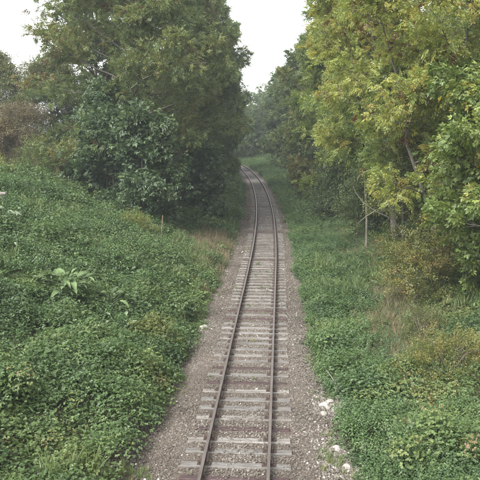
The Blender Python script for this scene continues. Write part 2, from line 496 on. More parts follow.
def stone_src(name, seed):
    rg = np.random.default_rng(seed)
    t = (1 + 5 ** .5) / 2
    V = np.array([(-1, t, 0), (1, t, 0), (-1, -t, 0), (1, -t, 0), (0, -1, t), (0, 1, t), (0, -1, -t), (0, 1, -t), (t, 0, -1), (t, 0, 1), (-t, 0, -1), (-t, 0, 1)], float)
    V /= np.linalg.norm(V[0])
    V *= rg.uniform(.65, 1.15, (12, 1)) * np.array([1.15, .9, .65])
    F = np.array([(0, 11, 5), (0, 5, 1), (0, 1, 7), (0, 7, 10), (0, 10, 11), (1, 5, 9), (5, 11, 4), (11, 10, 2), (10, 7, 6), (7, 1, 8), (3, 9, 4), (3, 4, 2), (3, 2, 6), (3, 6, 8), (3, 8, 9), (4, 9, 5), (2, 4, 11), (6, 2, 10), (8, 6, 7), (9, 8, 1)])
    return bpy.data.objects.new(name, mesh_np(name, V, F, [M['stone']]))

SRC = {
    'ash': [spray_ash('ash_spray_%d' % i, 10 + i) for i in range(3)],
    'maple': [spray_maple('maple_spray_%d' % i, 20 + i) for i in range(3)],
    'small': [spray_small('small_spray_%d' % i, 30 + i) for i in range(3)],
    'bramble': [clump_bramble('bramble_clump_%d' % i, 40 + i) for i in range(4)],
    'nettle': [clump_nettle('nettle_clump_%d' % i, 50 + i) for i in range(3)],
    'grass': [clump_grass('grass_clump_%d' % i, 60 + i) for i in range(3)],
    'dry': [clump_grass('dry_clump_%d' % i, 70 + i, 40, .62, .006, .13, .5) for i in range(3)],
    'stone': [stone_src('stone_%d' % i, 80 + i) for i in range(5)],
}
_groups = {}
def scatter_group(src, matname):
    key = (src, matname)
    if key in _groups:
        return _groups[key]
    g = bpy.data.node_groups.new('scatter_%s_%s' % key, 'GeometryNodeTree')
    g.interface.new_socket('Geometry', in_out='INPUT', socket_type='NodeSocketGeometry')
    g.interface.new_socket('Geometry', in_out='OUTPUT', socket_type='NodeSocketGeometry')
    N, L = g.nodes, g.links
    gi, go = N.new('NodeGroupInput'), N.new('NodeGroupOutput')
    jn = N.new('GeometryNodeJoinGeometry')
    for s in reversed(SRC[src]):
        oi = N.new('GeometryNodeObjectInfo')
        oi.inputs['Object'].default_value = s
        oi.inputs['As Instance'].default_value = False
        sm = N.new('GeometryNodeSetMaterial'); sm.inputs['Material'].default_value = M[matname]
        gti = N.new('GeometryNodeGeometryToInstance')
        L.new(oi.outputs['Geometry'], sm.inputs['Geometry'])
        L.new(sm.outputs[0], gti.inputs[0]); L.new(gti.outputs[0], jn.inputs[0])
    def attr(nm, typ):
        a = N.new('GeometryNodeInputNamedAttribute'); a.data_type = typ
        a.inputs['Name'].default_value = nm
        return a.outputs['Attribute']
    ip = N.new('GeometryNodeInstanceOnPoints')
    ip.inputs['Pick Instance'].default_value = True
    L.new(gi.outputs[0], ip.inputs['Points'])
    L.new(jn.outputs[0], ip.inputs['Instance'])
    L.new(attr('pick', 'INT'), ip.inputs['Instance Index'])
    L.new(attr('rot', 'FLOAT_VECTOR'), ip.inputs['Rotation'])
    L.new(attr('scl', 'FLOAT'), ip.inputs['Scale'])
    L.new(ip.outputs[0], go.inputs[0])
    _groups[key] = g
    return g

def scatter(name, P, rot, scl, tint, src, matname, parent=None, loc=(0, 0, 0)):
    P = np.asarray(P, np.float32)
    n = len(P)
    me = bpy.data.meshes.new(name)
    me.vertices.add(n)
    me.vertices.foreach_set('co', P.ravel())
    for k, typ, arr, fld in (('rot', 'FLOAT_VECTOR', rot, 'vector'), ('scl', 'FLOAT', scl, 'value'), ('tint', 'FLOAT', tint, 'value')):
        a = me.attributes.new(k, typ, 'POINT')
        a.data.foreach_set(fld, np.asarray(arr, np.float32).ravel())
    a = me.attributes.new('pick', 'INT', 'POINT')
    a.data.foreach_set('value', rng.integers(0, len(SRC[src]), n).astype(np.int32))
    me.materials.append(M[matname])
    me.update()
    o = obj(name, me, parent, loc)
    md = o.modifiers.new('leaves', 'NODES')
    md.node_group = scatter_group(src, matname)
    return o

def dirs_to_euler(D, rg, roll=0.6):
    D = D / (np.linalg.norm(D, axis=1)[:, None] + 1e-9)
    return np.stack([rg.normal(0, roll, len(D)), -np.arcsin(np.clip(D[:, 2], -1, 1)), np.arctan2(D[:, 1], D[:, 0])], 1)

# ------------------------------------------------------------------ ground
def axis(lo, hi, fine_lo, fine_hi, step, grow=1.25):
    a = list(np.arange(fine_lo, fine_hi + 1e-6, step))
    s, v = step, fine_hi
    while v < hi:
        s *= grow; v += s; a.append(v)
    s, v = step, fine_lo
    while v > lo:
        s *= grow; v -= s; a.insert(0, v)
    return np.array(a)

ys = axis(-120, 1500, 4, 180, 0.8)
us = axis(-900, 900, -22, 22, 0.4)
UU, YY = np.meshgrid(us, ys)
XX = UU + cx(YY)
ZZ = H(XX, YY)
nu, ny = len(us), len(ys)
i, j = np.meshgrid(np.arange(ny - 1), np.arange(nu - 1), indexing='ij')
a = (i * nu + j).ravel()
GF = np.stack([a, a + 1, a + nu + 1, a + nu], 1)
ground = obj('ground', mesh_np('ground', np.stack([XX, YY, ZZ], -1).reshape(-1, 3), GF, [M['soil']], smooth=True))
tag(ground, 'brown earth of the railway cutting and its banks', 'ground', kind='structure')

# ballast bed, a shaped strip that follows the curve
prof = [(-2.75, -0.56), (-2.35, -0.40), (-1.75, -0.27), (-1.3, -0.235), (0, -0.235), (1.3, -0.235), (1.75, -0.27), (2.3, -0.40), (2.75, -0.56)]
yb = np.concatenate([np.arange(-20, 60, 0.5), np.arange(60, 255, 1.0)])
PV = []
for (u, z) in prof:
    jit = (fbm(yb, np.full_like(yb, u * 7), 1.3, 3) - 0.5)
    uu = u + (jit * 0.3 if abs(u) > 2 else 0)
    PV.append(np.stack([pos(uu, yb), yb, z + jit * 0.04], 1))
PV = np.stack(PV, 1)
k, n = PV.shape[:2]
i, j = np.meshgrid(np.arange(k - 1), np.arange(n - 1), indexing='ij')
a = (i * n + j).ravel()
bed = obj('ballast_bed', mesh_np('ballast_bed', PV.reshape(-1, 3), np.stack([a, a + 1, a + n + 1, a + n], 1), [M['bed']], smooth=True))
tag(bed, 'brown-grey ballast bed under the railway track', 'ballast', kind='structure')

def bed_z(u):
    return np.interp(u, [p[0] for p in prof], [p[1] for p in prof])

# ------------------------------------------------------------------ railway track
RAIL_U = 0.7525
track = thing('railway_track', 'single railway track on pale and rusty sleepers curving left into the trees', 'railway track', (0, 0, 0))
rail_prof = [(-.035, 0, 1), (.035, 0, 1), (.037, -.012, 0), (.035, -.042, 0), (.010, -.055, 0), (.009, -.115, 0), (.034, -.128, 0), (.036, -.150, 0), (-.036, -.150, 0), (-.034, -.128, 0), (-.009, -.115, 0), (-.010, -.055, 0), (-.035, -.042, 0), (-.037, -.012, 0)]
yr = np.concatenate([np.arange(-12, 60, 1.0), np.arange(60, 235, 1.5)])
SPACING = 0.705
for sg in (-1, 1):
    c, s = np.cos(np.arctan(dcx(yr))), np.sin(np.arctan(dcx(yr)))
    V = []
    for (pu, pz, _) in rail_prof:
        u = sg * RAIL_U + pu
        wob = (fbm(yr, np.full_like(yr, sg * 40.0), 6, 21) - .5) * .012
        V.append(np.stack([cx(yr) + (u + wob) * c, yr + u * -s, np.full_like(yr, pz) + (fbm(yr, np.full_like(yr, sg * 9.0), 7, 31) - .5) * .01], 1))
    V = np.stack(V, 1)
    k, n = V.shape[:2]
    i, j = np.meshgrid(np.arange(k - 1), np.arange(n), indexing='ij')
    a = (i * n + j).ravel(); b = (i * n + (j + 1) % n).ravel()
    F = np.stack([a, b, b + n, a + n], 1)
    fm = (j.ravel() == 0).astype(int)
    rail = obj('rail', mesh_np('rail', V.reshape(-1, 3), F, [M['rail_rust'], M['rail_top']], fm), track)
    # bolted joints
    fp = MB()
    for zz in (1, -1):
        fp.box(.012 * zz if zz > 0 else -.03, .03 if zz > 0 else -.012, -.24, .24, -.118, -.055)
    for by in (-.17, -.06, .06, .17):
        fp.box(.03, .048, by - .016, by + .016, -.10, -.07); fp.box(-.048, -.03, by - .016, by + .016, -.10, -.07)
    fpm = fp.mesh('fishplate', [M['iron']])
    for yj in (30.15, 48.45, 66.75):
        obj('fishplate', fpm, rail, (float(pos(sg * RAIL_U, yj)), yj, 0), (0, 0, -math.atan(float(dcx(yj)))))

# sleepers: pale weathered ones and rusty steel ones
sl = MB(); sl.box(-1.29, 1.29, -.13, .13, -.33, -.19, 0, .012)
sleeper_meshes = []
for q in range(4):
    rg = np.random.default_rng(q)
    mb = MB()
    nn = 9
    xs = np.linspace(-1.29, 1.29, nn)
    V = []
    for x in xs:
        w = .125 + rg.normal(0, .006); t = -.19 + rg.normal(0, .004); cdx = rg.normal(0, .004)
        V += [(x, -w + cdx, -.34), (x, -w + cdx, t - .018), (x, -w + .02 + cdx, t), (x, w - .02 + cdx, t), (x, w + cdx, t - .018), (x, w + cdx, -.34)]
    F = []
    for k in range(nn - 1):
        for j in range(5):
            a = k * 6 + j
            F.append((a, a + 6, a + 7, a + 1))
    F += [tuple(range(5, -1, -1)), tuple(range((nn - 1) * 6, nn * 6))]
    mb.add(V, [f[::-1] for f in F])
    sleeper_meshes.append(mb.mesh('sleeper', [M['sleeper']]))
st = MB()
V = []
for x, e in ((-1.27, 1), (-1.22, 0), (-.4, 0), (.4, 0), (1.22, 0), (1.27, 1)):
    d = -.06 * e
    V += [(x, -.12, -.34), (x, -.095, -.205 + d), (x, -.07, -.19 + d), (x, .07, -.19 + d), (x, .095, -.205 + d), (x, .12, -.34)]
F = []
for k in range(5):
    for j in range(5):
        a = k * 6 + j
        F.append((a + 1, a + 7, a + 6, a))
F += [tuple(range(6)), tuple(range(35, 29, -1))]
st.add(V, F)
steel_mesh = st.mesh('steel_sleeper', [M['steel_sleeper']])

ch = MB()   # rail chair / fastening: base plate, two jaws, key, bolts
ch.box(-.165, .165, -.085, .085, -.192, -.162, 0, .01)
ch.box(.042, .10, -.075, .075, -.16, -.075, 0, .018)
ch.box(-.10, -.042, -.075, .075, -.16, -.075, 0, .018)
for bx_ in (-.135, .135):
    for by in (-.06, .06):
        ch.box(bx_ - .022, bx_ + .022, by - .022, by + .022, -.16, -.12, 0, .008)
chair_mesh = ch.mesh('rail_chair', [M['iron']])
cl = MB()
cl.box(-.075, .075, -.06, .06, -.192, -.152, 0, .006)
cl.box(.03, .07, -.03, .03, -.15, -.11, 0, .008); cl.box(-.07, -.03, -.03, .03, -.15, -.11, 0, .008)
clip_mesh = cl.mesh('rail_clip', [M['iron']])

STEEL = {0, 4, 9, 11, 20, 22, 40, 57, 58, 84, 120}
far_chairs = MB()
NS = 226
for q in range(-6, NS):
    y = 15.4 + q * SPACING + random.Random(q).uniform(-.035, .035)
    steel = q in STEEL
    h = -math.atan(float(dcx(y)))
    s = obj('sleeper', steel_mesh if steel else sleeper_meshes[q % 4], track, (float(cx(y)) + random.Random(q + 99).uniform(-.03, .03), y, -.005 + random.Random(q + 5).uniform(-.012, .004)), (0, 0, h + random.Random(q + 7).uniform(-.012, .012)))
    if steel:
        s['label'] = 'rusty purple-brown steel sleeper'
    if q < 70:
        for sg in (-1, 1):
            obj('rail_clip' if steel else 'rail_chair', clip_mesh if steel else chair_mesh, s, (sg * RAIL_U + float(cx(y)) - s.location.x, 0, 0))
    else:
        for sg in (-1, 1):
            x0, y0 = float(pos(sg * RAIL_U, y)), y
            far_chairs.box(x0 - .12, x0 + .12, y0 - .08, y0 + .08, -.2, -.11)
tag(obj('rail_chair', far_chairs.mesh('far_rail_chairs', [M['iron']]), track), kind='stuff')

# ballast stones
def ballast(y0, y1, dens, smin, smax):
    n = int((y1 - y0) * 5.9 * dens)
    y = rng.uniform(y0, y1, n)
    u = rng.uniform(-3.1, 2.8, n)
    keep = rng.random(n) < np.where(np.abs(u) > 1.9, np.clip(1 - (np.abs(u) - 1.9) * .6, .25, 1), 1)
    # stones lie between sleepers, fewer on top of them
    ph = np.abs(((y - 15.4) / SPACING + .5) % 1.0 - .5) * SPACING
    on = (np.abs(u) < 1.32) & (ph < .15)
    keep &= ~(on & (rng.random(n) > .0 + .35 * (fbm(u * 2 + 50, y, 1.0, 77) > .54)))
    keep &= ~(np.abs(np.abs(u) - RAIL_U) < .055)
    y, u, on = y[keep], u[keep], on[keep]
    s = rng.uniform(smin, smax, len(y)) * np.where(on, .7, 1)
    x = pos(u, y)
    z = np.where(on, -.19, np.maximum(bed_z(u), np.where(np.abs(u) > 2.1, H(x, y), -9))) + s * .3 + .02 * (np.abs(u) > 2.2)
    P = np.stack([x, y, z], 1)
    t = np.clip(rng.normal(.50, .20, len(y)) + (fbm(P[:, 0], P[:, 1], 1.5, 44) - .5) * .5, 0, .92)
    wm = rng.random(len(y)) < .007
    t[wm] = 1.0
    return P, np.stack([rng.uniform(-.5, .5, len(y)), rng.uniform(-.5, .5, len(y)), rng.uniform(0, 6.3, len(y))], 1), s, t
parts = [ballast(10, 34, 300, .018, .038), ballast(10, 34, 170, .010, .022), ballast(34, 60, 100, .024, .046), ballast(60, 110, 25, .04, .065)]
P, Rr, S_, T_ = [np.concatenate([p[k] for p in parts]) for k in range(4)]
bs_ = scatter('ballast_stones', P, Rr, S_, T_, 'stone', 'stone')
tag(bs_, 'loose brown-grey ballast stones between and beside the sleepers', 'ballast stones', kind='stuff')

# ------------------------------------------------------------------ ground cover (uncountable)
def field(y0, y1, u0, u1, dens):
    n = int((y1 - y0) * (u1 - u0) * dens)
    return rng.uniform(u0, u1, n), rng.uniform(y0, y1, n)

def mounds(x, y, seed=0, amp=.75):
    m = fbm(x, y, 2.3, 60 + seed, 2)
    b = np.abs(vnoise(x, y, 1.1, 65 + seed) - .5) * 2
    return amp * np.clip((m - .28) * 1.9, 0, 1) * (.55 + .45 * (1 - b))

def cover(name, label, cat, zones, src, matname, scl, tint0, mound_amp, mask=None, sink=.12, tilt=.3, seed=0, tn=.45):
    PP = [[], [], [], []]
    for (y0, y1, u0, u1, dens, sk) in zones:
        u, y = field(y0, y1, u0, u1, dens)
        x = pos(u, y)
        if mask is not None:
            k = rng.random(len(u)) < mask(u, y, x)
            u, y, x = u[k], y[k], x[k]
        n = len(u)
        edge = sstep(1.7, 3.2, np.abs(u))
        z = H(x, y) + mounds(x, y, seed, mound_amp) * edge * rng.uniform(.75, 1.05, n) - sink * rng.random(n)
        z = np.maximum(z, bed_z(u) - .03) if True else z
        PP[0].append(np.stack([x, y, z], 1))
        PP[1].append(np.stack([rng.normal(0, tilt, n), rng.normal(0, tilt, n), rng.uniform(0, 6.3, n)], 1))
        PP[2].append(rng.uniform(scl[0], scl[1], n) * sk)
        PP[3].append(np.clip(tint0 + (fbm(x, y, 2.6, 90 + seed) - .5) * tn * 1.5 + rng.normal(0, .12, n), 0, .96))
    P, Rr, S_, T_ = [np.concatenate(p) for p in PP]
    o = scatter(name, P, Rr, S_, T_, src, matname)
    tag(o, label, cat, kind='stuff')
    return o

def edge_left(y):
    return -2.08 - .35 * (fbm(y, y * 0, 3.0, 15) - .5) - .45 * sstep(18.5, 15.5, y)
def edge_right(y):
    return 2.1 + .4 * sstep(22.5, 20.5, y) + .7 * (fbm(y, y * 0 + 50, 2.6, 16) - .5) - .3 * sstep(22, 40, y)

def m_left(u, y, x):
    e = edge_left(y)
    dry = np.exp(-((y - 46) / 7) ** 2 - ((u + 3.6) / 1.2) ** 2)
    return sstep(0, .45, e - u) * (1 - .85 * dry)
cover('bramble_cover', 'tangled low bramble and weeds covering the left bank of the cutting', 'brambles',
      [(9, 30, -15, -1.9, 33, 1.0), (30, 48, -20, -1.9, 14, 1.25), (48, 80, -16, -1.9, 8, 1.6), (80, 215, -14, -1.9, 3.5, 2.4), (30, 70, -42, -20, 2.5, 2.2)],
      'bramble', 'bramble', (.68, 1.1), .45, 1.25, m_left, tn=.7)
def m_left2(u, y, x):
    return m_left(u, y, x) * sstep(.48, .62, fbm(x, y, 3.5, 123))
cover('nettle_cover', 'taller nettle patches rising among the brambles on the left bank', 'nettles',
      [(9, 32, -15, -2.2, 14, 1.0), (32, 60, -18, -2.2, 8, 1.25), (60, 150, -10, -2, 3, 2.0)],
      'nettle', 'nettle', (.7, 1.25), .5, .7, m_left2, sink=.2, tilt=.15, seed=3)

def m_right(u, y, x):
    e = edge_right(y)
    dry = np.exp(-((u - 5.6 - .02 * (y - 30)) / 1.0) ** 2) * sstep(22, 27, y) * sstep(58, 46, y)
    return sstep(0, .4, u - e) * (1 - .72 * np.clip(dry, 0, 1))
cover('verge_nettles', 'bright green nettles and bindweed along the right side of the track', 'nettles',
      [(9, 32, 1.7, 6.2, 26, 1.0), (32, 60, 1.5, 6.4, 18, 1.1), (60, 100, 1.5, 6, 9, 1.6), (100, 190, 1.5, 6, 4, 2.2)],
      'nettle', 'nettle', (.55, 1.0), .42, .5, m_right, sink=.2, tilt=.2, seed=5, tn=.75)
cover('verge_brambles', 'bramble and bindweed thicket on the right bank under the trees', 'brambles',
      [(9, 32, 2.0, 13, 22, 1.0), (32, 60, 1.8, 14, 9, 1.3), (60, 215, 1.8, 14, 3.5, 2.2), (15, 60, 13, 30, 1.5, 2.2)],
      'bramble', 'bramble', (.62, 1.05), .5, .75, m_right, seed=7, tn=.95)

def m_dryR(u, y, x):
    d = np.exp(-((u - 5.6 - .02 * (y - 30)) / .95) ** 2) * sstep(20, 27, y) * sstep(60, 46, y)
    return np.clip(d * 1.2 * (.4 + fbm(x, y, 2.0, 200)), 0, 1) + .05 * (u > 4.5)
cover('dry_grass', 'tan dry grass in the hollow on the right between nettles and trees', 'dry grass',
      [(14, 62, 3.2, 8.5, 14, 1.0)], 'dry', 'grass_dry', (.6, 1.05), .3, .1, m_dryR, sink=.02, tilt=.2, seed=9)
def m_dryL(u, y, x):
    return np.clip(np.exp(-((y - 46) / 7) ** 2 - ((u + 3.7) / 1.1) ** 2) * 1.1, 0, 1)
cover('dead_grass', 'pale dead grass stems at the foot of the left bank near the stake', 'dry grass',
      [(34, 60, -6.5, -2.2, 22, 1.0)], 'dry', 'grass_dry', (.8, 1.3), .6, .1, m_dryL, sink=.02, tilt=.2, seed=11)
def m_edge(u, y, x):
    au = np.abs(u)
    k = sstep(.50, .66, fbm(x, y, 1.3, 210))
    return k * np.exp(-((au - 2.35) / .35) ** 2) + .010 * (au < 2.2) * (np.abs(au - RAIL_U) > .2)
cover('edge_grass', 'short grass tufts straggling along the ballast edges', 'grass',
      [(9, 40, -3.2, 3.2, 26, 1.0), (40, 100, -3.2, 3.2, 9, 1.3)], 'grass', 'grass_green', (.25, .55), .5, 0, m_edge, sink=.0, tilt=.2, seed=13)
def m_tall(u, y, x):
    return .9 * sstep(.5, .7, fbm(x, y, 4.5, 230)) * (np.abs(u) > 3)
cover('tall_grass', 'green grass blades growing up through the brambles on both banks', 'grass',
      [(10, 45, -18, -3, 7, 1.0), (10, 45, 3, 10, 7, 1.0)], 'grass', 'grass_green', (.9, 1.5), .45, .5, m_tall, sink=.0, tilt=.25, seed=15)

# ------------------------------------------------------------------ trees
TREE_N, TREE_S = .72, 1.08
def tree(name, label, cat, u, y, height, cr, base, src, leafmat, n, bark='bark', tint=.45, seed=1, lean=(0, 0), seeds=0.0, sprig=1.0, nl=16, trunk_r=None, stems=1, group=None, clus=.62, droop=.1, tvar=.22, shape=.75):
    rg = np.random.default_rng(seed)
    n = int(n * TREE_N); sprig *= TREE_S
    x = float(pos(u, y)); z0 = float(H(x, y)) - .15
    t_ = thing(name, label, cat, (x, y, z0), group)
    tb = TB()
    ends, dirs = [], []
    tr = trunk_r or height * .011 + .04
    for s_ in range(stems):
        bx0, by0 = (0, 0) if stems == 1 else (rg.normal(0, .35), rg.normal(0, .35))
        a0 = rg.uniform(0, 6.28)
        sp = 0 if stems == 1 else rg.uniform(.1, .28) * cr
        hh = height * (1 if s_ == 0 else rg.uniform(.7, .98))
        kk = 9
        tt = np.linspace(0, 1, kk)
        wob = np.cumsum(rg.normal(0, .012 * height, (kk, 2)), 0) * tt[:, None]
        TP = np.stack([bx0 + lean[0] * tt ** 1.4 + sp * math.cos(a0) * tt * 1.6 + wob[:, 0], by0 + lean[1] * tt ** 1.4 + sp * math.sin(a0) * tt * 1.6 + wob[:, 1], tt * hh * .96], 1)
        rad = tr / math.sqrt(stems) * (1 - .9 * tt) * np.where(tt < .05, 1.25, 1)
        tb.add(TP, np.maximum(rad, .012), 8)
        nlm = max(5, int(nl / stems * (1.35 if stems > 1 else 1)))
        for l in range(nlm):
            f = base + (1 - base) * ((l + rg.random()) / nlm) ** .9
            f = min(f, .985)
            p0 = np.array([np.interp(f, tt, TP[:, c]) for c in range(3)])
            az = a0 + l * 2.4 + rg.normal(0, .35)
            q = (f - base) / (1 - base + 1e-6)
            env = cr * (math.sin(math.pi * min(.98, max(.02, shape * .12 + q * (1 - shape * .12)))) ** .55) * (1 - .25 * q)
            Lg = max(.6, env * rg.uniform(.72, 1.12) / (1 if stems == 1 else 1.25))
            el = R(12) + R(48) * q + rg.normal(0, .12)
            k2 = 6
            ts = np.linspace(0, 1, k2)
            d0 = np.array([math.cos(az), math.sin(az), 0])
            LP = p0 + ts[:, None] * Lg * math.cos(el) * d0 + np.stack([np.zeros(k2), np.zeros(k2), Lg * (math.sin(el) * ts - droop * ts ** 2.2 * (1 - q * .6))], 1)
            LP += np.cumsum(rg.normal(0, .035 * Lg, (k2, 3)), 0) * ts[:, None]
            r0 = max(.016, np.interp(f, tt, rad) * .55)
            tb.add(LP, np.maximum(r0 * (1 - .85 * ts), .009), 5)
            nb = int(rg.integers(4, 7))
            for b in range(nb):
                fb = .3 + .7 * (b + rg.random()) / nb
                q0 = np.array([np.interp(fb, ts, LP[:, c]) for c in range(3)])
                az2 = az + rg.choice([-1, 1]) * rg.uniform(.3, 1.1)
                L2 = Lg * rg.uniform(.25, .45) * (1.2 - .5 * fb) + .35
                el2 = el * .5 + rg.normal(.15, .3)
                d2 = np.array([math.cos(az2) * math.cos(el2), math.sin(az2) * math.cos(el2), math.sin(el2)])
                BP = q0 + np.linspace(0, 1, 4)[:, None] * L2 * d2 + np.cumsum(rg.normal(0, .05 * L2, (4, 3)), 0) * np.linspace(0, 1, 4)[:, None]
                tb.add(BP, np.array([.35, .25, .16, .08]) * r0 + .006, 4)
                for e in (.55, 1.0):
                    ends.append(q0 + (BP[-1] - q0) * e); dirs.append(d2)
            ends.append(LP[1] + rg.normal(0, .3, 3)); dirs.append(d0)
            ends.append(LP[-1]); dirs.append(LP[-1] - LP[-2])
        ends.append(TP[-1]); dirs.append(np.array([0, 0, 1.0]))
    obj('trunk', tb.mesh('trunk', M[bark]), t_)
    E = np.array(ends); D = np.array(dirs); D /= np.linalg.norm(D, axis=1)[:, None] + 1e-9
    ne = len(E)
    wgt = rg.uniform(.4, 1.6, ne); wgt /= wgt.sum()
    idx = rg.choice(ne, n, p=wgt)
    csz = clus * rg.uniform(.7, 1.35, ne) * (.55 + cr / 9)
    off = rg.normal(0, 1, (n, 3)); off /= np.linalg.norm(off, axis=1)[:, None]; off *= (rg.random(n) ** .45)[:, None]
    off[:, 2] *= .72
    P = E[idx] + off * csz[idx][:, None]
    P[:, 2] = np.maximum(P[:, 2], .1)
    dv = off * .9 + D[idx] * .5 + np.array([0, 0, .05 - droop]) + rg.normal(0, .35, (n, 3))
    rot = dirs_to_euler(dv, rg)
    ctint = rg.normal(0, tvar, ne)
    T = np.clip(tint + ctint[idx] * .6 + rg.normal(0, .12, n) , 0, .93)
    if seeds > 0:
        sc_ = rg.random(ne) < seeds * 2
        T = np.where(sc_[idx] & (rg.random(n) < .5), 1.0, T)
    tag(scatter('crown', P, rot, rg.uniform(.8, 1.35, n) * sprig, T, src, leafmat, t_), kind='stuff')
    return t_

LG, RG = 'trees along the left bank', 'trees along the right bank'
# left bank
tree('ash_tree', 'broad tall green ash with rusty seed bunches, nearest large tree on the left bank', 'tree', -10.0, 52, 20, 6.4, .06, 'ash', 'ash_green', 12500, seed=1, seeds=.07, sprig=1.12, nl=42, group=LG, tint=.60)
tree('ash_tree', 'tall ash second along the left bank, crown reaching towards the track', 'tree', -7.6, 64, 21, 5.6, .06, 'ash', 'ash_green', 8500, seed=2, seeds=.06, sprig=1.3, nl=36, group=LG, lean=(.9, 0), tint=.55)
tree('ash_tree', 'green ash third along the left bank leaning over the line beside the sky gap', 'tree', -7.2, 79, 22, 5.2, .08, 'ash', 'ash_green', 5000, seed=3, seeds=.03, sprig=1.7, nl=26, group=LG, lean=(1.6, 0), tint=.5)
tree('ash_tree', 'darker ash fourth along the left bank overhanging the track shade', 'tree', -6.6, 96, 20, 5.2, .05, 'ash', 'ash_green', 4200, seed=4, sprig=1.9, nl=26, group=LG, lean=(1.0, 0), tint=.4)
tree('ash_tree', 'dark tree on the left bank just before the track bends out of view', 'tree', -6.4, 116, 19, 5.0, .04, 'ash', 'ash_green', 3400, seed=5, sprig=2.2, nl=24, group=LG, lean=(.6, 0), tint=.2)
tree('ash_tree', 'small-looking dark tree on the inside of the far left bend', 'tree', -6.8, 138, 18, 5.2, .03, 'ash', 'ash_green', 3000, seed=6, sprig=2.5, nl=24, group=LG, tint=.2)
tree('ash_tree', 'tall ash behind the nearest left ash, its crown filling the space above', 'tree', -15.0, 66, 19, 5.5, .12, 'ash', 'ash_green', 4200, seed=7, sprig=1.7, nl=24, group=LG, tint=.4, seeds=.03)
tree('ash_tree', 'background ash seen between the two nearest left trees', 'tree', -13.0, 84, 21, 5.5, .1, 'ash', 'ash_green', 3600, seed=8, sprig=2.0, nl=24, group=LG, tint=.35)
tree('sycamore', 'dense dark blue-green sycamore sapling spilling down the left bank below the ash', 'tree', -7.6, 45.5, 7.0, 2.8, .04, 'maple', 'sycamore', 1900, seed=11, sprig=1.25, nl=18, bark='bark_dark', tint=.5, group='saplings on the left bank', clus=.7, stems=2)
tree('sycamore', 'sycamore sapling half hidden behind the darker one under the left ash', 'tree', -10.6, 48, 7.5, 3.0, .05, 'maple', 'sycamore', 1700, seed=12, sprig=1.3, nl=16, bark='bark_dark', tint=.35, group='saplings on the left bank', clus=.7, stems=2)
tree('sycamore', 'dark sapling beside the track under the second left ash', 'tree', -5.6, 57, 5.5, 2.3, .04, 'maple', 'sycamore', 1100, seed=13, sprig=1.35, nl=14, bark='bark_dark', tint=.35, group='saplings on the left bank', clus=.7, stems=2)
tree('willow_tree', 'pale grey-green thin-leaved tree at the far left edge against the sky', 'tree', -26, 70, 9.8, 4.4, .05, 'small', 'grey_leaf', 5200, seed=14, sprig=1.7, nl=26, tint=.35, group=LG, clus=.75)
tree('willow_tree', 'pale sparse tree between the left edge and the big ash', 'tree', -20.0, 68, 9.4, 3.8, .05, 'small', 'grey_leaf', 4200, seed=15, sprig=1.7, nl=24, tint=.25, group=LG, clus=.75)
tree('hawthorn', 'bare-looking brown bush above the hedge at the left edge', 'shrub', -20.0, 57, 5.0, 2.8, .1, 'small', 'brown_leaf', 2000, seed=16, sprig=1.4, nl=22, tint=.45, stems=4, bark='twig', clus=.6)

# right bank
tree('maple_tree', 'bright green maple at the right edge, nearest tree on that side', 'tree', 8.9, 27.5, 8.7, 3.0, .30, 'maple', 'maple', 2300, seed=21, sprig=1.0, nl=20, tint=.6, group=RG, lean=(-.1, 0), bark='bark')
tree('ash_tree', 'yellowing ash with brown seed bunches arching over the verge at upper right', 'tree', 8.6, 33, 18, 5.6, .30, 'ash', 'ash_yellow', 6400, seed=22, sprig=.95, nl=30, tint=.58, group=RG, lean=(-1.8, .5), seeds=.06, clus=.52, stems=3)
tree('ash_tree', 'slender yellow-green ash with a gold branch tip reaching towards the track', 'tree', 7.6, 42, 17, 4.8, .28, 'ash', 'ash_yellow', 5000, seed=23, sprig=1.02, nl=28, tint=.62, group=RG, lean=(-2.0, 0), seeds=.03, clus=.58)
tree('ash_tree', 'green ash on the right bank behind the yellow ones', 'tree', 8.2, 53, 18, 5.0, .1, 'ash', 'ash_yellow', 4600, seed=24, sprig=1.35, nl=26, tint=.42, group=RG, lean=(-1.2, 0))
tree('ash_tree', 'tall green ash bordering the right side of the sky gap', 'tree', 7.2, 66, 19, 4.8, .06, 'ash', 'ash_yellow', 5600, seed=25, sprig=1.45, nl=28, tint=.28, group=RG, lean=(-1.0, 0))
tree('ash_tree', 'dark ash on the right bank beyond the tall one at the gap', 'tree', 6.8, 80, 18, 4.8, .04, 'ash', 'ash_green', 5000, seed=26, sprig=1.6, nl=26, tint=.68, group=RG, lean=(-.6, 0))
tree('ash_tree', 'dark tree halfway along the right side of the leafy tunnel', 'tree', 7.0, 96, 18, 5.0, .03, 'ash', 'ash_green', 4200, seed=27, sprig=1.85, nl=24, tint=.42, group=RG)
tree('ash_tree', 'dark tree on the outside of the bend at the tunnel end', 'tree', 7.2, 116, 17, 5.2, .03, 'ash', 'ash_green', 3000, seed=28, sprig=2.4, nl=24, tint=.42, group=RG)
tree('ash_tree', 'tree closing the view on the outer side of the far bend', 'tree', 8.0, 140, 17, 5.4, .03, 'ash', 'ash_green', 2800, seed=29, sprig=2.7, nl=24, tint=.3, group=RG)
tree('hazel', 'multi-stemmed olive hazel under the yellow ash on the right bank', 'shrub', 8.0, 36, 6.5, 2.8, .12, 'small', 'olive_leaf', 1700, seed=31, sprig=1.25, nl=20, tint=.4, stems=4, bark='bark_dark', group='shrubs on the right bank')
tree('hazel', 'small rusty-tinged bush at the foot of the bright maple', 'shrub', 7.2, 30.5, 3.0, 1.7, .08, 'small', 'olive_leaf', 800, seed=32, sprig=1.0, nl=16, tint=.62, stems=4, bark='bark_dark', group='shrubs on the right bank')
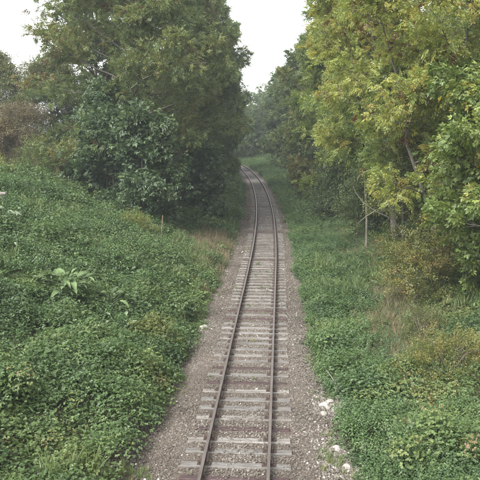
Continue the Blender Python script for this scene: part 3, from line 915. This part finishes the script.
tree('hazel', 'dark green shrub at the foot of the right bank beyond the dry grass', 'shrub', 6.6, 49, 5.0, 2.4, .06, 'small', 'dark_leaf', 1500, seed=33, sprig=1.4, nl=18, tint=.6, stems=4, bark='bark_dark', group='shrubs on the right bank')
tree('hazel', 'dark shrub hanging over the far verge on the right', 'shrub', 5.9, 63, 5.5, 2.3, .05, 'small', 'dark_leaf', 1500, seed=34, sprig=1.7, nl=18, tint=.5, stems=4, bark='bark_dark', group='shrubs on the right bank')
tree('hazel', 'farthest dark shrub along the right verge before the bend', 'shrub', 5.6, 82, 5.5, 2.4, .05, 'small', 'dark_leaf', 1300, seed=35, sprig=2.1, nl=18, tint=.45, stems=4, bark='bark_dark', group='shrubs on the right bank')
for k, (uu_, yy_, hh_, lab) in enumerate([(6.9, 37.5, 10.5, "thin pole ash beside the foot of the gold-tipped ash, right of the bare branch"), (7.6, 39.5, 11.5, "slender pole ash behind the thin one at the gold-tipped ash's foot"), (6.2, 44.0, 10.5, 'slim straight sapling trunk standing right behind the bare pale branch'), (8.0, 32.5, 10.0, 'slender pole trunk just left of the bright maple')]):
    tree('pole_ash', lab, 'tree', uu_, yy_, hh_, 1.9, .45, 'ash', 'ash_yellow', 900, seed=60 + k, sprig=1.0, nl=12, tint=.2, trunk_r=.085, lean=(-.3 + .2 * k, 0), group='pole trees on the right bank')
tree('ash_sapling', 'leafy green sapling at the right edge below the maple', 'tree', 9.4, 29.0, 5.0, 1.8, .1, 'maple', 'maple', 900, seed=36, sprig=.95, nl=14, tint=.4, stems=2)

# background woodland behind both rows (one mass)
def wood(name, label, spots, src, leafmat, sprig, tint):
    PP, RR, SS, TT = [], [], [], []
    for (u, y, h_, r_, n) in spots:
        x = float(pos(u, y)); z0 = float(H(x, y))
        v = rng.normal(0, 1, (n, 3)); v /= np.linalg.norm(v, axis=1)[:, None]
        rr = rng.random(n) ** .33
        lump = 1 + .35 * np.sin(v[:, 0] * 5 + u) * np.sin(v[:, 1] * 4 + y) + .25 * np.sin(v[:, 2] * 7 + u * 2)
        P = np.array([x, y, z0 + h_ * .5]) + v * rr[:, None] * lump[:, None] * np.array([r_, r_, h_ * .5])
        P[:, 2] = np.maximum(P[:, 2], z0 + .1)
        PP.append(P); RR.append(dirs_to_euler(v + rng.normal(0, .5, (n, 3)), rng)); SS.append(rng.uniform(.8, 1.4, n) * sprig)
        TT.append(np.clip(tint + rng.normal(0, .15) + rng.normal(0, .12, n), 0, .93))
    o = scatter(name, np.concatenate(PP), np.concatenate(RR), np.concatenate(SS), np.concatenate(TT), src, leafmat)
    tag(o, label, 'woodland', kind='stuff')
sp = []
for k in range(46):
    y = 24 + k * 3.6
    sp.append((float(rng.uniform(14, 22)), y, float(rng.uniform(13, 18)), 4.2, 620))
wood('woodland', 'mass of trees filling the ground behind the right bank', sp, 'ash', 'ash_green', 2.4, .45)
sp = []
for k in range(26):
    sp.append((float(rng.uniform(-20, -12)), 102 + k * 3.4, float(rng.uniform(11, 16)), 4.4, 600))
wood('woodland', 'mass of trees behind the far left bank', sp, 'ash', 'ash_green', 2.6, .35)
sp = []
for k in range(20):
    yy = 176 + float(rng.uniform(0, 40))
    xx = -34 + k * 3.0
    sp.append((float((xx - cx(yy)) * math.cos(math.atan(float(dcx(yy))))), yy, float(rng.uniform(12, 17)), 5.2, 800))
wood('woodland', 'dark wood closing the view beyond the bend', [s for s in sp if abs(s[0]) > 6.5], 'ash', 'ash_green', 3.0, .3)

# ------------------------------------------------------------------ bushes one can point to
def bush(name, label, u, y, h_, r_, src, leafmat, n, tint=.5, seed=1, sprig=1.0, group=None, lump=.3, sx=1.0):
    rg = np.random.default_rng(seed + 500)
    x = float(pos(u, y)); z0 = float(H(x, y)) - .05
    t_ = thing(name, label, 'bush', (x, y, z0), group)
    tb = TB()
    for s_ in range(9):
        a = rg.uniform(0, 6.28); rr = r_ * rg.uniform(.4, .85); hh = h_ * rg.uniform(.55, .9)
        ts = np.linspace(0, 1, 6)
        tb.add(np.stack([math.cos(a) * rr * ts ** .8 * sx, math.sin(a) * rr * ts ** .8, hh * np.sin(ts * 1.9)], 1), .018 * (1 - .75 * ts), 4)
    obj('stems', tb.mesh('stems', M['twig']), t_)
    v = rg.normal(0, 1, (n, 3)); v[:, 2] = np.abs(v[:, 2]); v /= np.linalg.norm(v, axis=1)[:, None]
    ph = rg.uniform(0, 6.28, 4)
    lm = 1 + lump * (np.sin(v[:, 0] * 6 + ph[0]) * np.sin(v[:, 1] * 5 + ph[1]) + .6 * np.sin(v[:, 2] * 8 + ph[2]) * np.sin(v[:, 0] * 9 + ph[3]))
    P = v * (lm * rg.uniform(.72, 1.02, n))[:, None] * np.array([r_ * sx, r_, h_ * .92])
    T = np.clip(tint + (lm - 1) * .5 + rg.normal(0, .15, n), 0, 1)
    if src in ('bramble', 'nettle'):
        rot = np.stack([-v[:, 1] * .7, v[:, 0] * .7, rg.uniform(0, 6.3, n)], 1)
    else:
        rot = dirs_to_euler(v + rg.normal(0, .4, (n, 3)), rg)
    tag(scatter('foliage', P, rot, rg.uniform(.75, 1.25, n) * sprig, T, src, leafmat, t_), kind='stuff')
    return t_
BG = 'bushes on the left bank'
bush('hedge_bush', 'rounded dark green hedge bush at the top of the left bank below the brown bush', -15.6, 50, 2.7, 2.1, 'small', 'hedge_leaf', 700, .5, 1, 1.3, BG, sx=1.2)
bush('hedge_bush', 'yellow-green hedge bush at the left edge on top of the bank', -18.4, 48, 2.2, 1.5, 'small', 'hedge_leaf', 420, .9, 2, 1.25, BG)
bush('hedge_bush', 'dark hedge bush between the rounded one and the sycamore saplings', -12.9, 50, 2.4, 1.7, 'small', 'dark_leaf', 520, .5, 3, 1.3, BG)
bush('bramble_bush', 'big bramble mound near the lower left corner by the track edge', -4.6, 20.2, 1.05, 1.1, 'bramble', 'bramble', 170, .3, 4, 1.0, 'bramble mounds')
bush('bramble_bush', 'olive bramble mound bulging to the ballast on the left', -3.6, 24.6, 1.0, 1.05, 'bramble', 'olive_leaf', 150, .25, 5, .95, 'bramble mounds')
bush('bramble_bush', 'leafy mound leaning over the ballast edge midway up the left side', -3.6, 29.5, .95, 1.1, 'bramble', 'bramble', 150, .5, 6, 1.0, 'bramble mounds')
bush('bramble_bush', 'bramble mound in the left corner, lowest in view', -6.2, 17.0, .9, 1.0, 'bramble', 'bramble', 150, .55, 7, .95, 'bramble mounds')
bush('bramble_bush', 'yellow-green sprouting bush in front of the left saplings', -7.4, 41.5, 1.3, .9, 'small', 'hedge_leaf', 220, .85, 8, 1.1, 'bramble mounds')
bush('bramble_bush', 'dark green mound beside the pale rubble on the right', 3.6, 21.2, .8, .85, 'bramble', 'nettle', 120, .25, 9, .95, 'mounds on the right verge')
bush('bramble_bush', 'round green mound on the right verge above the rubble', 2.9, 26.0, .75, .75, 'bramble', 'nettle', 110, .4, 10, .9, 'mounds on the right verge')
bush('bramble_bush', 'rusty olive thicket at the right edge low in the frame', 6.3, 22.4, 1.3, 1.3, 'small', 'olive_leaf', 330, .6, 11, .95, 'mounds on the right verge')
bush('bramble_bush', 'green thicket in the bottom right corner', 4.9, 16.6, .95, 1.1, 'bramble', 'bramble', 160, .6, 12, .95, 'mounds on the right verge')
bush('willowherb_bush', 'hazy grey-green seeded bush beside the dry grass on the right', 6.3, 26.8, 1.3, .8, 'small', 'grey_leaf', 230, .4, 13, .8, 'mounds on the right verge')

# large-leaved plants, each leaf a part
def big_leaf_mesh():
    V, F = [], []
    nx, nyy = 8, 5
    for a in range(nx):
        t = a / (nx - 1)
        w = .125 * (math.sin(math.pi * min(1, t * .92 + .06)) ** .7) * (1 - .35 * t)
        for b in range(nyy):
            s = b / (nyy - 1) * 2 - 1
            V.append((t * .55, s * w, .10 * math.sin(t * 2.6) - .16 * t * t + abs(s) * .035 + .012 * math.sin(t * 19) * abs(s)))
    for a in range(nx - 1):
        for b in range(nyy - 1):
            q = a * nyy + b
            F.append((q, q + nyy, q + nyy + 1, q + 1))
    return mesh_np('leaf', V, F, [M['big_leaf']], smooth=True)
M['big_leaf'] = noise_mat('big_leaf', [(0.3, (0.062, 0.100, 0.034, 1)), (0.7, (0.090, 0.135, 0.048, 1))], scale=6, rough=.75, bump=.3, extra=rnd_value(.6, 1.3))
M['grey_big_leaf'] = noise_mat('grey_big_leaf', [(0.3, (0.085, 0.12, 0.066, 1)), (0.7, (0.13, 0.165, 0.10, 1))], scale=6, rough=.6, bump=.3, extra=rnd_value(.8, 1.2))
BL = big_leaf_mesh()
BLG = BL.copy(); BLG.materials[0] = M['grey_big_leaf']
def big_plant(name, label, u, y, n, size, mesh, seed, up=.55):
    rg = random.Random(seed)
    x = float(pos(u, y)); z0 = float(H(x, y)) + float(mounds(np.array([x]), np.array([y]))[0]) * .8
    t_ = thing(name, label, 'plant', (x, y, z0 + .05), 'broad-leaved plants on the left bank')
    tb = TB()
    L = []
    for k in range(n):
        a = k * 2.4 + rg.uniform(-.4, .4)
        hh = rg.uniform(.1, .75) * up * 1.3
        r = rg.uniform(.15, .95) * size
        tip = np.array([math.cos(a) * r, math.sin(a) * r, hh + .12])
        ts = np.linspace(0, 1, 4)[:, None]
        tb.add(ts * tip * np.array([1, 1, 0]) + np.array([0, 0, 1]) * tip[2] * np.sqrt(ts), np.array([.014, .011, .009, .006]), 5)
        L.append((tip, a + rg.uniform(-.6, .6), rg.uniform(-.6, .35)))
    obj('stalks', tb.mesh('stalks', M['pale_stalk']), t_)
    for tip, a, p in L:
        obj('leaf', mesh, t_, tip, (rg.uniform(-.5, .5), p, a), rg.uniform(.5, 1.0) * size)
M['pale_stalk'] = noise_mat('pale_stalk', [(0.3, (0.07, 0.11, 0.045, 1)), (0.7, (0.13, 0.17, 0.08, 1))], scale=6)
big_plant('broad_leaf_plant', 'large clump of pale drooping dock-like leaves halfway down the left bank', -6.7, 25.5, 70, 1.0, BL, 1)
big_plant('broad_leaf_plant', 'broad-leaved clump next to the largest one, nearer the track', -5.4, 26.6, 34, .85, BL, 2)
big_plant('broad_leaf_plant', 'pale broad leaves high on the left bank at the frame edge', -11.6, 32.5, 16, .9, BLG, 3)
big_plant('broad_leaf_plant', 'small silvery-leaved plant below the largest leafy clump', -4.6, 24.4, 9, .7, BLG, 4)
big_plant('broad_leaf_plant', 'lone pale leaves under the upper plant on the left bank', -9.9, 29.5, 7, .85, BLG, 5)

# ------------------------------------------------------------------ small things
def rock_mesh(name, seed, mat, sub=2):
    import bmesh
    bm = bmesh.new()
    bmesh.ops.create_icosphere(bm, subdivisions=sub, radius=1)
    rg = np.random.default_rng(seed)
    ph = rg.uniform(0, 6, 6)
    for v in bm.verts:
        c = v.co
        s = 1 + .22 * math.sin(c.x * 3.1 + ph[0]) * math.sin(c.y * 2.7 + ph[1]) + .16 * math.sin(c.z * 4.3 + ph[2] + c.x * 2) + rg.normal(0, .05)
        v.co = (c.x * s * 1.2, c.y * s * .85, max(c.z * s * .62, -.4))
    me = bpy.data.meshes.new(name)
    bm.to_mesh(me); bm.free()
    me.materials.append(mat)
    return me
def rock(label, u, y, size, seed, group=None, z=None):
    x = float(pos(u, y))
    z0 = z if z is not None else max(float(H(x, y)), float(bed_z(u)))
    o = obj('stone', rock_mesh('stone', seed, M['limestone']), None, (x, y, z0 + size * .25), (0, 0, seed * 1.3), size)
    return tag(o, label, 'stone', group)
rock('white stone lump at the left ballast edge beneath the leaning mound', -2.05, 28.4, .17, 1)
PG = 'pale rubble on the right verge'
rock('largest white stone of the rubble beside the right ballast', 2.30, 20.3, .17, 2, PG)
rock('pale flat stone behind the largest white one on the right', 2.48, 20.8, .14, 3, PG)
rock('small white stone in front of the rubble on the right', 2.22, 19.7, .10, 4, PG)
rock('cream stone nearest the dead stick on the right', 2.66, 21.1, .11, 5, PG)
rock('buff stone lower down the right verge near the frame bottom', 2.45, 17.6, .13, 6, PG)
rock('smaller buff stone at the bottom right ballast edge', 2.62, 16.6, .10, 7, PG)
rock('white chip on the ballast between the rails', .30, 21.2, .05, 8, None, -.22)
# buff rubble patch
P_n = 2600
yy = np.where(rng.random(P_n) < .45, rng.normal(20.3, .5, P_n), rng.normal(17.0, 1.0, P_n)); uu = rng.normal(2.42, .26, P_n)
sz = rng.uniform(.012, .05, P_n)
xx = pos(uu, yy)
rub = scatter('rubble', np.stack([xx, yy, np.maximum(H(xx, yy), bed_z(uu)) + sz * .3], 1), rng.uniform(0, 6, (P_n, 3)), sz, np.clip(rng.normal(.80, .13, P_n), 0, .97), 'stone', 'stone')
tag(rub, 'scattered pale chippings along the right ballast edge', 'rubble', kind='stuff')

def stick(label, pts, r, mat='dead_wood', name='dead_branch', cat='branch', twigs=()):
    tb = TB()
    pts = np.array(pts, float)
    base = pts[0].copy()
    tb.add(pts - base, np.linspace(r, r * .45, len(pts)), 7)
    for tp in twigs:
        tp = np.array(tp, float) - base
        tb.add(tp, np.linspace(r * .5, r * .2, len(tp)), 5)
    return tag(obj(name, tb.mesh(name, M[mat]), None, base), label, cat)
stick('forked grey dead stick lying on the right verge behind the rubble', [(2.75, 21.0, -.2), (2.65, 21.4, .0), (2.5, 21.8, .12), (2.44, 22.1, .12)], .022, twigs=[[(2.65, 21.4, .0), (2.8, 21.5, .1), (2.95, 21.5, .1)]])
stick('thin pale stick on the left ballast by the white stone', [(-2.9, 30.6, -.1), (-2.4, 29.6, -.3), (-2.1, 29.0, -.33)], .015)
stick('short pale stick near the lower left ballast edge', [(-2.65, 23.9, -.3), (-2.5, 23.5, -.25), (-2.3, 23.2, -.33)], .018)
xs_, ys_ = -6.0, 42.0
zs_ = float(H(xs_, ys_)) - .2
stick('leaning tan wooden stake standing at the edge of the dead grass on the left', [(xs_, ys_, zs_), (xs_ + .08, ys_, zs_ + .9), (xs_ + .16, ys_, zs_ + 1.9)], .055, 'stake', 'wooden_stake', 'stake')
# bare branch poking out of the right trees
stick('bare pale branch poking out of the shade among the right-hand trees', [(6.9, 35.2, 2.6), (6.2, 34.8, 3.4), (5.4, 34.6, 3.75), (4.7, 34.4, 4.3)], .045, twigs=[[(5.4, 34.6, 3.75), (5.0, 34.5, 3.5), (4.6, 34.4, 3.2)], [(4.9, 34.45, 4.1), (4.5, 34.4, 4.6), (4.35, 34.4, 4.9)]])
# concrete block at the left edge
xb, ybk = -13.05, 36.0
zb = float(H(xb, ybk))
cb = MB()
cb.box(-.22, .22, -.2, .2, 0, .75, 0, .03)
cb.box(-.27, .27, -.25, .25, .753, .85, 0, .03)
blk = obj('concrete_post', cb.mesh('concrete_post', [M['concrete']]), None, (xb, ybk, zb - .1), (0, 0, .2))
tag(blk, 'squat pinkish-grey concrete post sunk in the weeds at the left edge', 'post')

# ------------------------------------------------------------------ air
hz = MB()
hz.box(-1300, 1300, -250, 2000, -6, 34)
hm, N, L = new_mat('haze')
ho = N.new('ShaderNodeOutputMaterial')
pv = N.new('ShaderNodeVolumePrincipled')
pv.inputs['Color'].default_value = (0.86, 0.93, 1.0, 1)
pv.inputs['Density'].default_value = 0.0005
L.new(pv.outputs[0], ho.inputs['Volume'])
hb = obj('haze', hz.mesh('haze', [hm]))
tag(hb, 'faint pale haze in the air of the cutting', 'haze', kind='stuff')
